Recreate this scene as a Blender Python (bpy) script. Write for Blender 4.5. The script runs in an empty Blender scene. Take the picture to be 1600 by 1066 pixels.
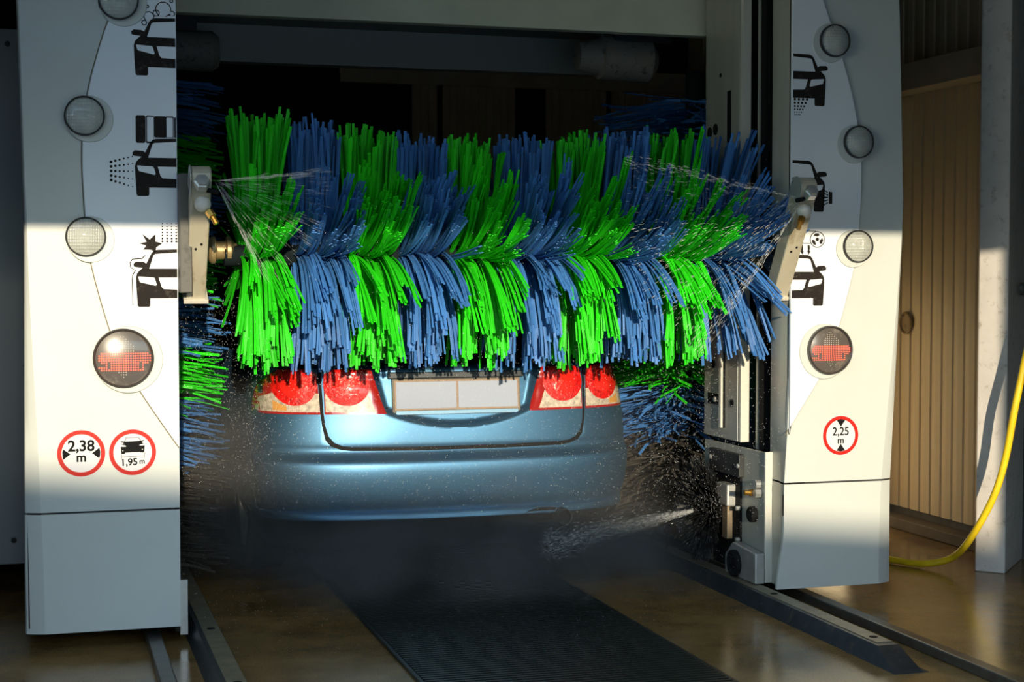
import bpy, bmesh, math, random
from mathutils import Vector, Matrix
random.seed(7)
R = math.radians
SC = bpy.context.scene
COL = SC.collection

# ------------------------------------------------------------------ camera, sky, sun, exposure
cd = bpy.data.cameras.new('camera'); cam = bpy.data.objects.new('camera', cd); COL.objects.link(cam)
cd.sensor_width = 36.0; cd.lens = 56.25; cd.clip_start = 0.05; cd.clip_end = 300
cam.location = (0, 0, 1.4)
cam.rotation_euler = (R(90 - 2.405), 0, R(-16.475))
SC.camera = cam
SUN_DX, SUN_DZ = 0.10, -0.16            # light travels (+0.10, +1, -0.16)
w = bpy.data.worlds.new('sky'); SC.world = w; w.use_nodes = True
nt = w.node_tree; nt.nodes.clear()
sk = nt.nodes.new('ShaderNodeTexSky'); sk.sky_type = 'NISHITA'; sk.sun_disc = False
sk.sun_elevation = R(11); sk.sun_rotation = R(180 + 6); sk.air_density = 1.0; sk.dust_density = 0.1; sk.ozone_density = 1.1
bg = nt.nodes.new('ShaderNodeBackground'); bg.inputs['Strength'].default_value = 0.64
wo = nt.nodes.new('ShaderNodeOutputWorld')
nt.links.new(sk.outputs[0], bg.inputs[0]); nt.links.new(bg.outputs[0], wo.inputs[0])
sd = bpy.data.lights.new('sun', 'SUN'); sun = bpy.data.objects.new('sun', sd); COL.objects.link(sun)
sd.energy = 5.2; sd.color = (1.0, 0.86, 0.62); sd.angle = R(0.53)
sun.rotation_euler = Vector((SUN_DX, 1, SUN_DZ)).to_track_quat('-Z', 'Y').to_euler()
sun.location = (0, -6, 6)
vs = SC.view_settings
vs.view_transform = 'Standard'; vs.look = 'None'; vs.gamma = 1.0; vs.use_curve_mapping = False; vs.exposure = 0.0

# ------------------------------------------------------------------ materials
MATS = {}
def mat(name, col=(.5,.5,.5), rough=.5, metal=0.0, var=0.0, vscale=6.0, bump=0.0, bscale=60.0, coat=0.0,
        emit=None, estr=0.0, trans=0.0, attr=False, spec=.5, streak=False, alpha=1.0, sss=0.0, dirt=None, dscale=3.0):
    if name in MATS: return MATS[name]
    m = bpy.data.materials.new(name); m.use_nodes = True
    t = m.node_tree; b = t.nodes['Principled BSDF']; L = t.links
    b.inputs['Base Color'].default_value = (*col, 1); b.inputs['Roughness'].default_value = rough
    b.inputs['Metallic'].default_value = metal; b.inputs['Coat Weight'].default_value = coat
    b.inputs['Coat Roughness'].default_value = .06
    b.inputs['Transmission Weight'].default_value = trans; b.inputs['Specular IOR Level'].default_value = spec
    b.inputs['Alpha'].default_value = alpha
    if sss: 
        b.inputs['Subsurface Weight'].default_value = sss; b.inputs['Subsurface Scale'].default_value = .01
        b.inputs['Subsurface Radius'].default_value = col
    if emit:
        b.inputs['Emission Color'].default_value = (*emit, 1); b.inputs['Emission Strength'].default_value = estr
    tc = t.nodes.new('ShaderNodeTexCoord')
    src = tc.outputs['Object']
    if streak:
        mp = t.nodes.new('ShaderNodeMapping'); mp.inputs['Scale'].default_value = (1, 1, .08)
        L.new(src, mp.inputs[0]); src = mp.outputs[0]
    last = None
    if var:
        n = t.nodes.new('ShaderNodeTexNoise'); n.inputs['Scale'].default_value = vscale; n.inputs['Detail'].default_value = 6
        L.new(src, n.inputs['Vector'])
        r = t.nodes.new('ShaderNodeValToRGB'); e = r.color_ramp.elements
        e[0].position = .3; e[1].position = .7
        e[0].color = (*[c*(1-var) for c in col], 1); e[1].color = (*[min(1, c*(1+var)) for c in col], 1)
        L.new(n.outputs['Fac'], r.inputs[0]); last = r.outputs[0]
    if dirt:
        n2 = t.nodes.new('ShaderNodeTexNoise'); n2.inputs['Scale'].default_value = dscale; n2.inputs['Detail'].default_value = 10
        n2.inputs['Roughness'].default_value = .7
        L.new(src, n2.inputs['Vector'])
        r2 = t.nodes.new('ShaderNodeValToRGB'); r2.color_ramp.elements[0].position = .55; r2.color_ramp.elements[1].position = .72
        L.new(n2.outputs['Fac'], r2.inputs[0])
        mx = t.nodes.new('ShaderNodeMix'); mx.data_type = 'RGBA'
        L.new(r2.outputs[0], mx.inputs['Factor']); mx.inputs['B'].default_value = (*dirt, 1)
        if last: L.new(last, mx.inputs['A'])
        else: mx.inputs['A'].default_value = (*col, 1)
        last = mx.outputs['Result']
    if attr:
        a = t.nodes.new('ShaderNodeAttribute'); a.attribute_name = 'tone'
        hv = t.nodes.new('ShaderNodeHueSaturation'); L.new(a.outputs['Fac'], hv.inputs['Value'])
        hv.inputs['Color'].default_value = (*col, 1)
        if last: L.new(last, hv.inputs['Color'])
        last = hv.outputs[0]
    if last: L.new(last, b.inputs['Base Color'])
    if bump:
        n3 = t.nodes.new('ShaderNodeTexNoise'); n3.inputs['Scale'].default_value = bscale; n3.inputs['Detail'].default_value = 4
        L.new(src, n3.inputs['Vector'])
        bp = t.nodes.new('ShaderNodeBump'); bp.inputs['Strength'].default_value = bump; bp.inputs['Distance'].default_value = .01
        L.new(n3.outputs['Fac'], bp.inputs['Height']); L.new(bp.outputs[0], b.inputs['Normal'])
    MATS[name] = m
    return m

PANEL_IN = mat('panel_white', (.78,.81,.85), .38, var=.03, vscale=3, bump=.02, bscale=5)
PANEL_OUT = mat('panel_pale', (.56,.58,.55), .42, var=.03, vscale=3)
METAL = mat('grey_sheet', (.42,.42,.37), .42, .25, var=.10, vscale=9, streak=True)
GALV = mat('galvanised', (.52,.52,.50), .35, .6, var=.12, vscale=12)
DARKM = mat('dark_metal', (.035,.036,.038), .5, .3, var=.3)
BLACK = mat('black_rubber', (.010,.010,.011), .7, spec=.12)
GREEN = mat('green_bristle', (.022,.60,.010), .5, attr=True, spec=.25)
BLUE = mat('blue_bristle', (.050,.175,.47), .5, attr=True, spec=.25)
BLACKB = mat('black_bristle', (.012,.012,.012), .5, attr=True)
BROWNB = mat('dark_bristle', (.045,.038,.03), .6, attr=True)
PRINT = mat('dark_print', (.022,.018,.016), .7, spec=.08, dirt=(.07,.058,.048), dscale=40)
RED = mat('sign_red', (.50,.014,.007), .5, spec=.2)
WHITE = mat('sign_white', (.62,.63,.66), .5, spec=.2)
INK = mat('sign_ink', (.012,.012,.012), .7, spec=.05)

# ------------------------------------------------------------------ mesh helpers
class MB:
    def __init__(s): s.v = []; s.f = []; s.tone = None
    def box(s, x0, x1, y0, y1, z0, z1):
        o = len(s.v)
        s.v += [(x0,y0,z0),(x1,y0,z0),(x1,y1,z0),(x0,y1,z0),(x0,y0,z1),(x1,y0,z1),(x1,y1,z1),(x0,y1,z1)]
        s.f += [tuple(o+i for i in q) for q in ((0,3,2,1),(4,5,6,7),(0,1,5,4),(1,2,6,5),(2,3,7,6),(3,0,4,7))]
        return s
    def grid(s, rows, closed=False):
        o = len(s.v); n = len(rows[0])
        for r in rows: s.v += [tuple(p) for p in r]
        for i in range(len(rows)-1):
            for j in range(n if closed else n-1):
                k = (j+1) % n
                s.f.append((o+i*n+j, o+i*n+k, o+(i+1)*n+k, o+(i+1)*n+j))
        return s
    def tube(s, pts, r, n=10, caps=True):
        pts = [Vector(p) for p in pts]; rows = []
        up = Vector((0,0,1))
        for i, p in enumerate(pts):
            d = (pts[min(i+1,len(pts)-1)] - pts[max(i-1,0)]).normalized()
            if abs(d.dot(up)) > .95: up = Vector((1,0,0)) if abs(d.x) < .9 else Vector((0,1,0))
            a = d.cross(up).normalized(); b = a.cross(d).normalized(); up = b
            rr = r[i] if isinstance(r, (list, tuple)) else r
            rows.append([p + rr*(math.cos(2*math.pi*k/n)*a + math.sin(2*math.pi*k/n)*b) for k in range(n)])
        o = len(s.v); s.grid(rows, True)
        if caps:
            m = len(rows)
            s.f.append(tuple(o+k for k in range(n)))
            s.f.append(tuple(o+(m-1)*n+k for k in reversed(range(n))))
        return s
    def lathe(s, c, axis, prof, n=32):
        # prof: list of (along axis, radius); axis unit vector
        ax = Vector(axis).normalized(); t = Vector((0,0,1)) if abs(ax.z) < .9 else Vector((1,0,0))
        a = ax.cross(t).normalized(); b = ax.cross(a).normalized(); c = Vector(c); rows = []
        for d, r in prof:
            rows.append([c + ax*d + max(r, 1e-5)*(math.cos(2*math.pi*k/n)*a + math.sin(2*math.pi*k/n)*b) for k in range(n)])
        return s.grid(rows, True)
    def prism(s, poly, fn, d0, d1):
        # poly 2-D list, fn(p, q, d) -> 3-D
        o = len(s.v); n = len(poly)
        for d in (d0, d1): s.v += [tuple(fn(p, q, d)) for p, q in poly]
        s.f.append(tuple(o+i for i in range(n))); s.f.append(tuple(o+n+i for i in reversed(range(n))))
        for i in range(n):
            k = (i+1) % n; s.f.append((o+i, o+n+i, o+n+k, o+k))
        return s
    def mesh(s, name, m=None, smooth=False, bevel=0.0, seg=2):
        me = bpy.data.meshes.new(name); me.from_pydata(s.v, [], s.f)
        if s.tone is not None:
            a = me.attributes.new('tone', 'FLOAT', 'POINT'); a.data.foreach_set('value', s.tone)
        else:
            bm = bmesh.new(); bm.from_mesh(me)
            bmesh.ops.recalc_face_normals(bm, faces=bm.faces[:])
            if bevel:
                es = [e for e in bm.edges if len(e.link_faces) == 2 and e.calc_face_angle(0) > .5]
                bmesh.ops.bevel(bm, geom=es, offset=bevel, segments=seg, affect='EDGES', profile=.5, clamp_overlap=True)
            bm.to_mesh(me); bm.free()
        if smooth:
            me.polygons.foreach_set('use_smooth', [True]*len(me.polygons))
            if smooth != 'all': me.set_sharp_from_angle(angle=R(38))
        if m: me.materials.append(m)
        me.update()
        return me
    def build(s, name, m, parent=None, smooth=False, bevel=0.0, seg=2):
        return link(name, s.mesh(name, m, smooth, bevel, seg), parent)
def link(name, me, parent=None, loc=None):
    o = bpy.data.objects.new(name, me); COL.objects.link(o)
    if parent is not None:
        o.parent = parent
        o.matrix_parent_inverse = world_of(parent).inverted()
    if loc is not None: o.location = loc
    return o
def world_of(o):
    M = o.matrix_parent_inverse @ Matrix.LocRotScale(o.location, o.rotation_euler, o.scale)
    return world_of(o.parent) @ M if o.parent else M
def tag(o, label=None, cat=None, group=None, kind=None):
    if label: o['label'] = label
    if cat: o['category'] = cat
    if group: o['group'] = group
    if kind: o['kind'] = kind
    return o
def thing(name, label, cat, loc=(0,0,0), group=None):
    o = bpy.data.objects.new(name, None); COL.objects.link(o); o.location = loc; o.empty_display_size = .1
    return tag(o, label, cat, group)
def struct(name, mb, m, parent=None, label=None, **k):
    o = mb.build(name, m, parent, **k)
    if parent is None: tag(o, label, None, None, 'structure')
    return o
def curve_mesh(cu, name, m, M):
    o = bpy.data.objects.new('temporary', cu); COL.objects.link(o)
    dg = bpy.context.evaluated_depsgraph_get(); dg.update()
    me = bpy.data.meshes.new_from_object(o.evaluated_get(dg))
    bpy.data.objects.remove(o); bpy.data.curves.remove(cu)
    me.transform(M); me.name = name; me.materials.clear(); me.materials.append(m)
    return me
FACE = Matrix.Rotation(R(90), 4, 'X')          # 2-D x,y -> world x,z facing -Y
def flat(name, splines, y, m, parent, thick=.0008):
    cu = bpy.data.curves.new(name, 'CURVE'); cu.dimensions = '2D'; cu.fill_mode = 'BOTH'; cu.extrude = thick/2
    for sp in splines:
        s = cu.splines.new('POLY'); s.points.add(len(sp)-1); s.use_cyclic_u = True
        for i, (a, b) in enumerate(sp): s.points[i].co = (a, b, 0, 1)
    return link(name, curve_mesh(cu, name, m, Matrix.Translation((0, y, 0)) @ FACE), parent)
def text(name, body, size, x, z, y, m, parent, bold=.0, rot=0.0, sx=1.0):
    cu = bpy.data.curves.new(name, 'FONT'); cu.body = body; cu.size = size; cu.align_x = 'CENTER'; cu.align_y = 'CENTER'
    cu.extrude = .0004; cu.offset = bold; cu.resolution_u = 4
    return link(name, curve_mesh(cu, name, m, Matrix.Translation((x, y, z)) @ FACE @ Matrix.Rotation(rot, 4, 'Z') @ Matrix.Diagonal((sx,1,1,1))), parent)
def circ(x, z, r, n=40, a0=0, a1=2*math.pi): return [(x + r*math.cos(a0+(a1-a0)*k/n), z + r*math.sin(a0+(a1-a0)*k/n)) for k in range(n)]
def catmull(p, sub=6):
    out = []
    for i in range(len(p)-1):
        a, b, c, d = p[max(i-1,0)], p[i], p[i+1], p[min(i+2,len(p)-1)]
        for k in range(sub):
            t = k/sub
            out.append(tuple(.5*(2*b[j] + (c[j]-a[j])*t + (2*a[j]-5*b[j]+4*c[j]-d[j])*t*t + (3*b[j]-a[j]-3*c[j]+d[j])*t**3) for j in range(len(b))))
    out.append(tuple(p[-1])); return out
def interp(pts, x):
    if x <= pts[0][0]: return pts[0][1]
    for (a, b), (c, d) in zip(pts, pts[1:]):
        if x <= c: return b + (d-b)*(x-a)/(c-a)
    return pts[-1][1]
def sstep(t): t = max(0, min(1, t)); return t*t*(3-2*t)

# ------------------------------------------------------------------ the place: floor, walls, roof, added yard shapes
def wet_floor():
    m = bpy.data.materials.new('wet_concrete'); m.use_nodes = True
    t = m.node_tree; b = t.nodes['Principled BSDF']; L = t.links
    tc = t.nodes.new('ShaderNodeTexCoord')
    n = t.nodes.new('ShaderNodeTexNoise'); n.inputs['Scale'].default_value = 1.6; n.inputs['Detail'].default_value = 9; n.inputs['Roughness'].default_value = .65
    L.new(tc.outputs['Object'], n.inputs['Vector'])
    r = t.nodes.new('ShaderNodeValToRGB'); e = r.color_ramp.elements
    e[0].position = .32; e[0].color = (.15,.082,.024,1); e[1].position = .70; e[1].color = (.38,.23,.085,1)
    L.new(n.outputs['Fac'], r.inputs[0])
    g = t.nodes.new('ShaderNodeTexNoise'); g.inputs['Scale'].default_value = 160; g.inputs['Detail'].default_value = 3
    L.new(tc.outputs['Object'], g.inputs['Vector'])
    mx = t.nodes.new('ShaderNodeMix'); mx.data_type = 'RGBA'; mx.blend_type = 'OVERLAY'; mx.inputs['Factor'].default_value = .55
    L.new(r.outputs[0], mx.inputs['A']); L.new(g.outputs['Fac'], mx.inputs['B']); L.new(mx.outputs['Result'], b.inputs['Base Color'])
    rr = t.nodes.new('ShaderNodeMapRange'); rr.inputs['From Min'].default_value = .35; rr.inputs['From Max'].default_value = .68
    rr.inputs['To Min'].default_value = .05; rr.inputs['To Max'].default_value = .28
    L.new(n.outputs['Fac'], rr.inputs['Value']); L.new(rr.outputs[0], b.inputs['Roughness'])
    bp = t.nodes.new('ShaderNodeBump'); bp.inputs['Strength'].default_value = .09; bp.inputs['Distance'].default_value = .004
    L.new(g.outputs['Fac'], bp.inputs['Height']); L.new(bp.outputs[0], b.inputs['Normal'])
    b.inputs['Specular IOR Level'].default_value = .36
    return m
WALLM = mat('wall_panel', (.86,.68,.43), .5, var=.10, vscale=7, streak=True, dirt=(.20,.12,.05), dscale=5)
PILLAR = mat('pillar_paint', (.60,.56,.52), .55, var=.07, vscale=10, dirt=(.32,.27,.22), dscale=22)
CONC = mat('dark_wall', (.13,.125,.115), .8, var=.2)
struct('floor', MB().box(-30, 30, -40, 11.2, -.2, 0), wet_floor(), label='wet brown concrete floor of the wash bay')
struct('bounce_apron', MB().box(-30, 30, -13.9, 3.4, -.05, .006), mat('bounce_pale', (.52,.50,.46), .8, var=.12, vscale=1.5), label='unseen pale apron added to bounce sky light onto the plinths')  # pale slab added out of view to lift the light on the plinths
struct('ceiling', MB().prism([(-1.2,4.1),(5.2,2.6),(5.2,11.2),(-1.2,11.2)], lambda p,q,d: (p,q,d), 3.4, 3.55), CONC, label='dark roof of the wash bay')  # front edge skewed to cut sky light on the right column and brush
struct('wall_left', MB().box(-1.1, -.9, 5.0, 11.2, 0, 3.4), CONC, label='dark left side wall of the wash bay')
# unseen portal: lintel read from the shadow line, height and jambs shaped for light
fw = MB().box(-3.2, -.60, 1.4, 1.6, 0, 4.1).box(3.80, 6.2, 1.4, 1.6, 0, 4.1).box(-.60, 3.80, 1.4, 1.6, 2.322, 4.1)
struct('shade_portal', fw, CONC, label='unseen entrance portal wall shaped to cut the sun')
# unseen building shape added across the yard: its sloping edge shades ground and plinths
yb = MB().prism([(-26,0),(-26,3.2),(-7,4.41),(12,2.41),(24,2.3),(24,0)], lambda p,q,d: (p,d,q), -14.0, -20.0)
struct('shade_building', yb, CONC, label='unseen building shape added across the yard to shade the ground and plinths')

# right wall with upright boards, ledge, pillar and rail
wr = struct('wall_right', MB().box(4.62, 4.9, 2.4, 11.2, 0, 3.4), CONC, label='right wall of upright beige metal boards')
bd = MB().prism([(0,0),(.006,-.010),(.050,-.013),(.092,-.010),(.099,0)], lambda p,q,d: (q,p,d), .10, 3.3).mesh('board', WALLM)
for k in range(39): link('board', bd, wr, (4.618, 6.98 + k*.107, 0))
MB().box(4.50, 4.62, 6.9, 11.1, 0, .06).build('ledge', mat('ledge_concrete', (.16,.13,.10), .7, var=.2), wr, bevel=.006)
MB().box(4.44, 4.59, 6.70, 11.0, 2.375, 2.52).build('cross_beam', mat('beam_paint', (.42,.37,.29), .6, var=.08), wr, bevel=.004)
MB().lathe((4.600, 7.86, 1.128), (-1,0,0), [(0,.062),(.010,.062),(.014,.056),(.010,.050),(.004,.048),(.006,.0)], 28).build('round_cap', mat('rusty_cap', (.40,.28,.15), .6, dirt=(.06,.03,.015), dscale=30), wr, smooth=True)
pl = [(4.215,6.56),(4.31,6.46),(4.62,6.78),(4.62,7.15)]
struct('trim_1', MB().prism(pl, lambda p,q,d: (p,q,d), 0, 3.4), PILLAR, label='off white square pillar standing out from the right wall', bevel=.006)
pj = MB().lathe((4.47,6.60,1.33), (.72,-.69,0), [(0,.03),(.015,.03),(.015,.018),(.05,.018),(.05,0)], 16)
pj.build('wall_socket', mat('pipe_brass_dull', (.15,.16,.14), .4, .6), bpy.data.objects['trim_1'])
wp = struct('bounce_partition', MB().box(3.56, 4.60, 8.10, 8.18, 0, 2.30), mat('bounce_cream', (.88,.76,.55), .6), label='unseen cream partition added behind the one-sign column to bounce sun')  # added out of view to bounce sun onto the wall boards
# end wall of the bay with ribbed sheets
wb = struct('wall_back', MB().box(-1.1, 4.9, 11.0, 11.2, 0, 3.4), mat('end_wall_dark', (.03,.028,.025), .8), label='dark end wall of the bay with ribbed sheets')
SHEET = mat('ribbed_sheet', (.80,.62,.42), .55, var=.08)
def sheet(x0, x1, z0, z1):
    n = int((x1-x0)/.05); poly = [(x0, 0)]
    for i in range(n):
        a = x0 + (x1-x0)*i/n; s = (x1-x0)/n
        poly += [(a, -.012), (a+s*.55, -.012), (a+s*.65, -.003), (a+s*.92, -.003)]
    poly += [(x1, -.012), (x1, 0)]
    MB().prism(poly, lambda p,q,d: (p, 10.99+q, d), z0, z1).build('sheet_panel', SHEET, wb)
for a, b in ((2.52,2.70),(2.74,3.27),(3.50,3.96),(4.0,4.6)): sheet(a, b, .1, 2.85)
MB().box(2.0, 4.6, 10.93, 10.985, 2.72, 2.86).build('cross_rail', SHEET, wb)
# grey sheet beside the left column
sp = struct('trim_2', MB().box(-.9, -.02, 7.2, 7.225, .145, 2.445), mat('guard_sheet', (.30,.34,.36), .45, .2, var=.08, streak=True), label='grey metal splash sheet behind the left column', bevel=.004)
for z in (.25, 2.38): MB().lathe((-.115, 7.2, z), (0,-1,0), [(0,.012),(.006,.012),(.008,0)], 12).build('bolt', DARKM, sp)

# ------------------------------------------------------------------ wash gantry
GY = 6.10
gan = thing('wash_gantry', 'white car wash portal with two lamp-lined columns and a cross beam', 'wash gantry', (1.76, 6.6, 0))
gl = catmull([(.50,2.78),(.43,2.64),(.352,2.503),(.264,2.347),(.212,2.193),(.178,2.052),(.159,1.888),(.161,1.701),(.181,1.466),(.250,1.194),(.299,1.087),(.349,.978),(.442,.832),(.50,.746)])
gr = catmull([(3.018,2.87),(3.075,2.76),(3.127,2.649),(3.158,2.545),(3.258,2.282),(3.317,2.07),(3.344,1.855),(3.337,1.611),(3.312,1.422),(3.245,1.178),(3.204,1.078),(3.157,.963),(3.069,.829),(3.000,.723)])
ZS, ZB, ZT = .517, .070, 3.15
def chamf(z): return .010 + .060*sstep((1.75 - z)/1.65)
XOL = [(0,-.062),(.5,-.062),(1.0,-.055),(1.6,-.049),(2.4,-.066),(3.2,-.10)]
XOR = [(0,3.517),(.5,3.515),(1.0,3.535),(1.67,3.557),(2.56,3.528),(3.2,3.48)]
def xo(side, z): return interp(XOL if side < 0 else XOR, z)
def xi(side, z): return .500 if side < 0 else 3.018 - .020*sstep((.9-z)/.4) - .030*sstep((.35-z)/.28)**1.3
def zs(a, b, n): return [a + (b-a)*i/n for i in range(n+1)]
for side, g in ((-1, gl), (1, gr)):
    sg = side
    inner = [(x + (.003 if sg < 0 else -.003), z) for x, z in g]
    nx = .500 if sg < 0 else 3.016
    pin = inner if sg < 0 else inner
    fn = lambda p, q, d: (p, d, q)
    poly = [(min(x, nx) if sg < 0 else max(x, nx), z) for x, z in pin]
    MB().prism(poly, fn, GY-.013, GY+.004).build('inner_panel', PANEL_IN, gan, bevel=.009)
    outer = [(x - (.003 if sg < 0 else -.003), z) for x, z in g]
    ed = [(xo(sg, z) - sg*chamf(z), z) for z in zs(ZS+.004, ZT, 24)]
    ini = [(xi(sg, z), z) for z in zs(g[-1][1]-.01, ZS+.004, 6)]
    poly = [(xi(sg, z), z) for z in zs(ZT, ZS+.004, 12)] + ed
    MB().prism(poly, fn, GY, GY+.016).build('outer_panel', PANEL_OUT, gan)
    MB().tube([(x - sg*-.001, GY-.0006, z) for x, z in g], .0022, 6).build('groove', mat('groove_tan', (.20,.175,.12), .7), gan, smooth=True)
    # plinth cladding
    ed = [(xo(sg, z) - sg*chamf(z), z) for z in zs(ZB, ZS-.004, 10)]
    ini = [(xi(sg, z), z) for z in zs(ZS-.004, ZB, 10)]
    MB().prism(ini + ed, fn, GY, GY+.016).build('plinth_panel', PANEL_OUT, gan)
    for a, b in ((ZB, ZS-.004), (ZS+.004, ZT)):
        rows = []
        for z in zs(a, b, 20):
            c = chamf(z); X = xo(sg, z)
            rows.append([(X - sg*c, GY, z), (X - sg*c*.5, GY+.004+c*.10, z), (X - sg*.005, GY+.008+c*.26, z), (X, GY+.022+c*.3, z), (X, GY+.34, z)])
        MB().grid(rows).build('edge_panel', PANEL_OUT, gan, smooth=True)
        rows = []
        for z in zs(a, b, 20):
            fl = .030*sstep((.35-z)/.28)**1.3 if sg > 0 else 0
            rows.append([(xi(sg, z), GY+.001, z), (xi(sg, z)+fl*.9, GY+.03, z), (3.018-.012 if sg > 0 else .5, GY+.05, z), (3.018-.006 if sg > 0 else .495, GY+.165, z), (3.06 if sg > 0 else .46, GY+.170, z)])
        MB().grid(rows).build('side_panel', METAL if sg > 0 else PANEL_OUT, gan, smooth=True)
    x0, x1 = (-.05, .47) if sg < 0 else (3.10, 3.50)
    MB().box(x0, x1, GY+.02, GY+.9, .09, ZT-.01).build('column_frame', DARKM, gan)
    MB().box(x0+.02 if sg<0 else x0-.06, x1 if sg < 0 else x1-.02, GY+.03, GY+.10, ZS-.012, ZS+.012).build('seam_backing', BLACK, gan)

# round lamps on the columns
LENS = mat('ribbed_lens', (.46,.47,.43), .22, var=.10, vscale=30, coat=.6)
RING = mat('lamp_ring', (.02,.02,.02), .35)
def ribbed_lens(mb, c, r, depth):
    rows = []
    for i in range(13):
        rho = r*i/12; row = []
        for k in range(48):
            a = 2*math.pi*k/48; x = rho*math.cos(a); z = rho*math.sin(a)
            row.append((c[0]+x, c[1] - depth*(1-(i/12)**2), c[2]+z))
        rows.append(row)
    return mb.grid(rows, True)
def lens_mat():
    m = MATS['ribbed_lens']; t = m.node_tree; L = t.links; b = t.nodes['Principled BSDF']
    tc = t.nodes.new('ShaderNodeTexCoord'); hs = []
    for d in ('X', 'Z'):
        wv = t.nodes.new('ShaderNodeTexWave'); wv.bands_direction = d; wv.inputs['Scale'].default_value = 52 if d == 'X' else 26
        L.new(tc.outputs['Object'], wv.inputs['Vector']); hs.append(wv.outputs['Fac'])
    ad = t.nodes.new('ShaderNodeMath'); L.new(hs[0], ad.inputs[0]); L.new(hs[1], ad.inputs[1])
    bp = t.nodes.new('ShaderNodeBump'); bp.inputs['Strength'].default_value = .45; bp.inputs['Distance'].default_value = .003
    L.new(ad.outputs[0], bp.inputs['Height']); L.new(bp.outputs[0], b.inputs['Normal'])
lens_mat()
def lamp(x, z, r, sg):
    y = GY - .020
    o = MB().lathe((x, y, z), (0,-1,0), [(-.022,r*1.04),(.012,r*1.04),(.016,r*1.0),(.012,r*.955),(.0,r*.955)], 48).build('lamp_ring', RING, gan, smooth=True)
    ribbed_lens(MB(), (x, y-.006, z), r*.96, .020).build('lens', LENS, o, smooth='all')
    MB().lathe((x - sg*.018, GY-.008, z-.010), (0,-1,0), [(-.006,r*1.22),(.006,r*1.22),(.010,r*1.19),(.010,.0)], 48).build('lamp_base', PANEL_OUT, o, smooth=True)
for x, z in ((.293,2.403),(.168,1.977),(.168,1.536)): lamp(x, z, .070, -1)
for x, z in ((3.205,2.374),(3.320,1.955),(3.321,1.516)): lamp(x, z, .066, 1)

# dot-matrix signal displays
GLASSD = mat('display_face', (.10,.085,.075), .25, dirt=(.30,.26,.22), dscale=9, coat=.5)
LEDR = mat('led_red', (.6,.05,.03), .4, emit=(1,.10,.05), estr=2.6)
LEDW = mat('led_off', (.62,.55,.48), .35)
ROWS = {-8:(0,0),-7:(-1,1),-6:(-2,1),-5:(-2,2),-4:(-3,3),-3:(-4,4),-2:(-5,5),-1:(-5,5),0:(-5,5),1:(-5,5),2:(-5,5),3:(-4,4),4:(-4,4),5:(-4,4),6:(-3,3),7:(-2,2),8:(-2,1),9:(-1,0)}
REDROWS = {2:(-9,10),1:(-10,11),0:(-10,11),-1:(-10,11),-2:(-9,10),-3:(-7,8),-4:(-10,8),-5:(-9,8)}
def display(x, z, r, sg):
    y = GY - .020
    o = MB().lathe((x, y, z), (0,-1,0), [(-.02,r*1.03),(.014,r*1.03),(.019,r*.99),(.015,r*.95),(.004,r*.95)], 56).build('display_ring', mat('display_rim', (.05,.045,.04), .3), gan, smooth=True)
    ribbed_lens(MB(), (x, y-.004, z), r*.96, .012).build('display_face', GLASSD, o, smooth='all')
    MB().lathe((x - sg*.020, GY-.008, z-.006), (0,-1,0), [(-.006,r*1.17),(.005,r*1.17),(.009,r*1.14),(.009,0)], 56).build('display_base', PANEL_OUT, o, smooth=True)
    p = r*2/24.5
    red, off = MB(), MB()
    for j in range(-9, 10):
        for i in range(-12, 13):
            if math.hypot(i, j)*p > r*.93: continue
            yy = y - .0065 - .012*(1-(math.hypot(i,j)*p/r)**2)
            lit = j in REDROWS and REDROWS[j][0] <= i <= REDROWS[j][1]
            if j in (-2,-3,-4) and i in (-6, 7): lit = False
            if lit: mbx = red; rr = p*.33
            elif j in ROWS and ROWS[j][0] <= i <= ROWS[j][1]: mbx = off; rr = p*.26
            else: continue
            mbx.lathe((x+i*p, yy, z+j*p), (0,-1,0), [(0,rr),(.001,rr*.8),(.0014,0)], 6)
    tag(red.build('lit_dots', LEDR, o), 'glowing red dots', kind='stuff'); tag(off.build('unlit_dots', LEDW, o), 'pale unlit dots', kind='stuff')
display(.298, 1.088, .107, -1); display(3.193, 1.079, .100, 1)

# round restriction signs
def sign(x, z, r):
    o = MB().lathe((x, GY-.0005, z), (0,-1,0), [(0,r*1.02),(.0012,r*1.02),(.0012,0)], 64).build('sign', WHITE, gan)
    flat('sign_rim', [circ(x, z, r, 64), circ(x, z, r*.82, 64)], GY-.0024, RED, o)
    return o
o = sign(.144, .737, .086); s = .086/350*.98
L_ = lambda p, cx, cz, X, Z: [(X+(a-cx)*s, Z-(b-cz)*s) for a, b in p]
text('sign_figures', '2,38', .056, .144, .737+.026, GY-.003, INK, o, .0014)
text('sign_unit', 'm', .048, .144, .737-.016, GY-.003, INK, o, .0011)
flat('sign_arrow', [L_([(180,390),(290,468),(182,552),(172,500),(170,440)],450,460,.144,.737)], GY-.003, INK, o)
flat('sign_arrow', [L_([(720,380),(612,462),(715,545),(730,500),(732,440)],450,460,.144,.737)], GY-.003, INK, o)
o = sign(.329, .735, .0855)
text('sign_figures', '1,95', .036, .329-.013, .735-.037, GY-.003, INK, o, .0009, R(2))
text('sign_unit', 'm', .027, .329+.034, .735-.035, GY-.003, INK, o, .0006, R(2))
carp = [(1080,292),(1020,282),(1022,298),(1050,306),(1072,312),(1030,335),(1050,338),(1095,352),(1105,368),(1060,372),(1022,368),(1022,400),(1028,470),(1040,482),(1075,482),(1090,462),(1200,458),(1315,455),(1325,465),(1365,467),(1375,450),(1382,355),(1350,358),(1300,356),(1310,342),(1365,328),(1335,305),(1345,298),(1370,285),(1368,272),(1330,280),(1200,290)]
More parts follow.
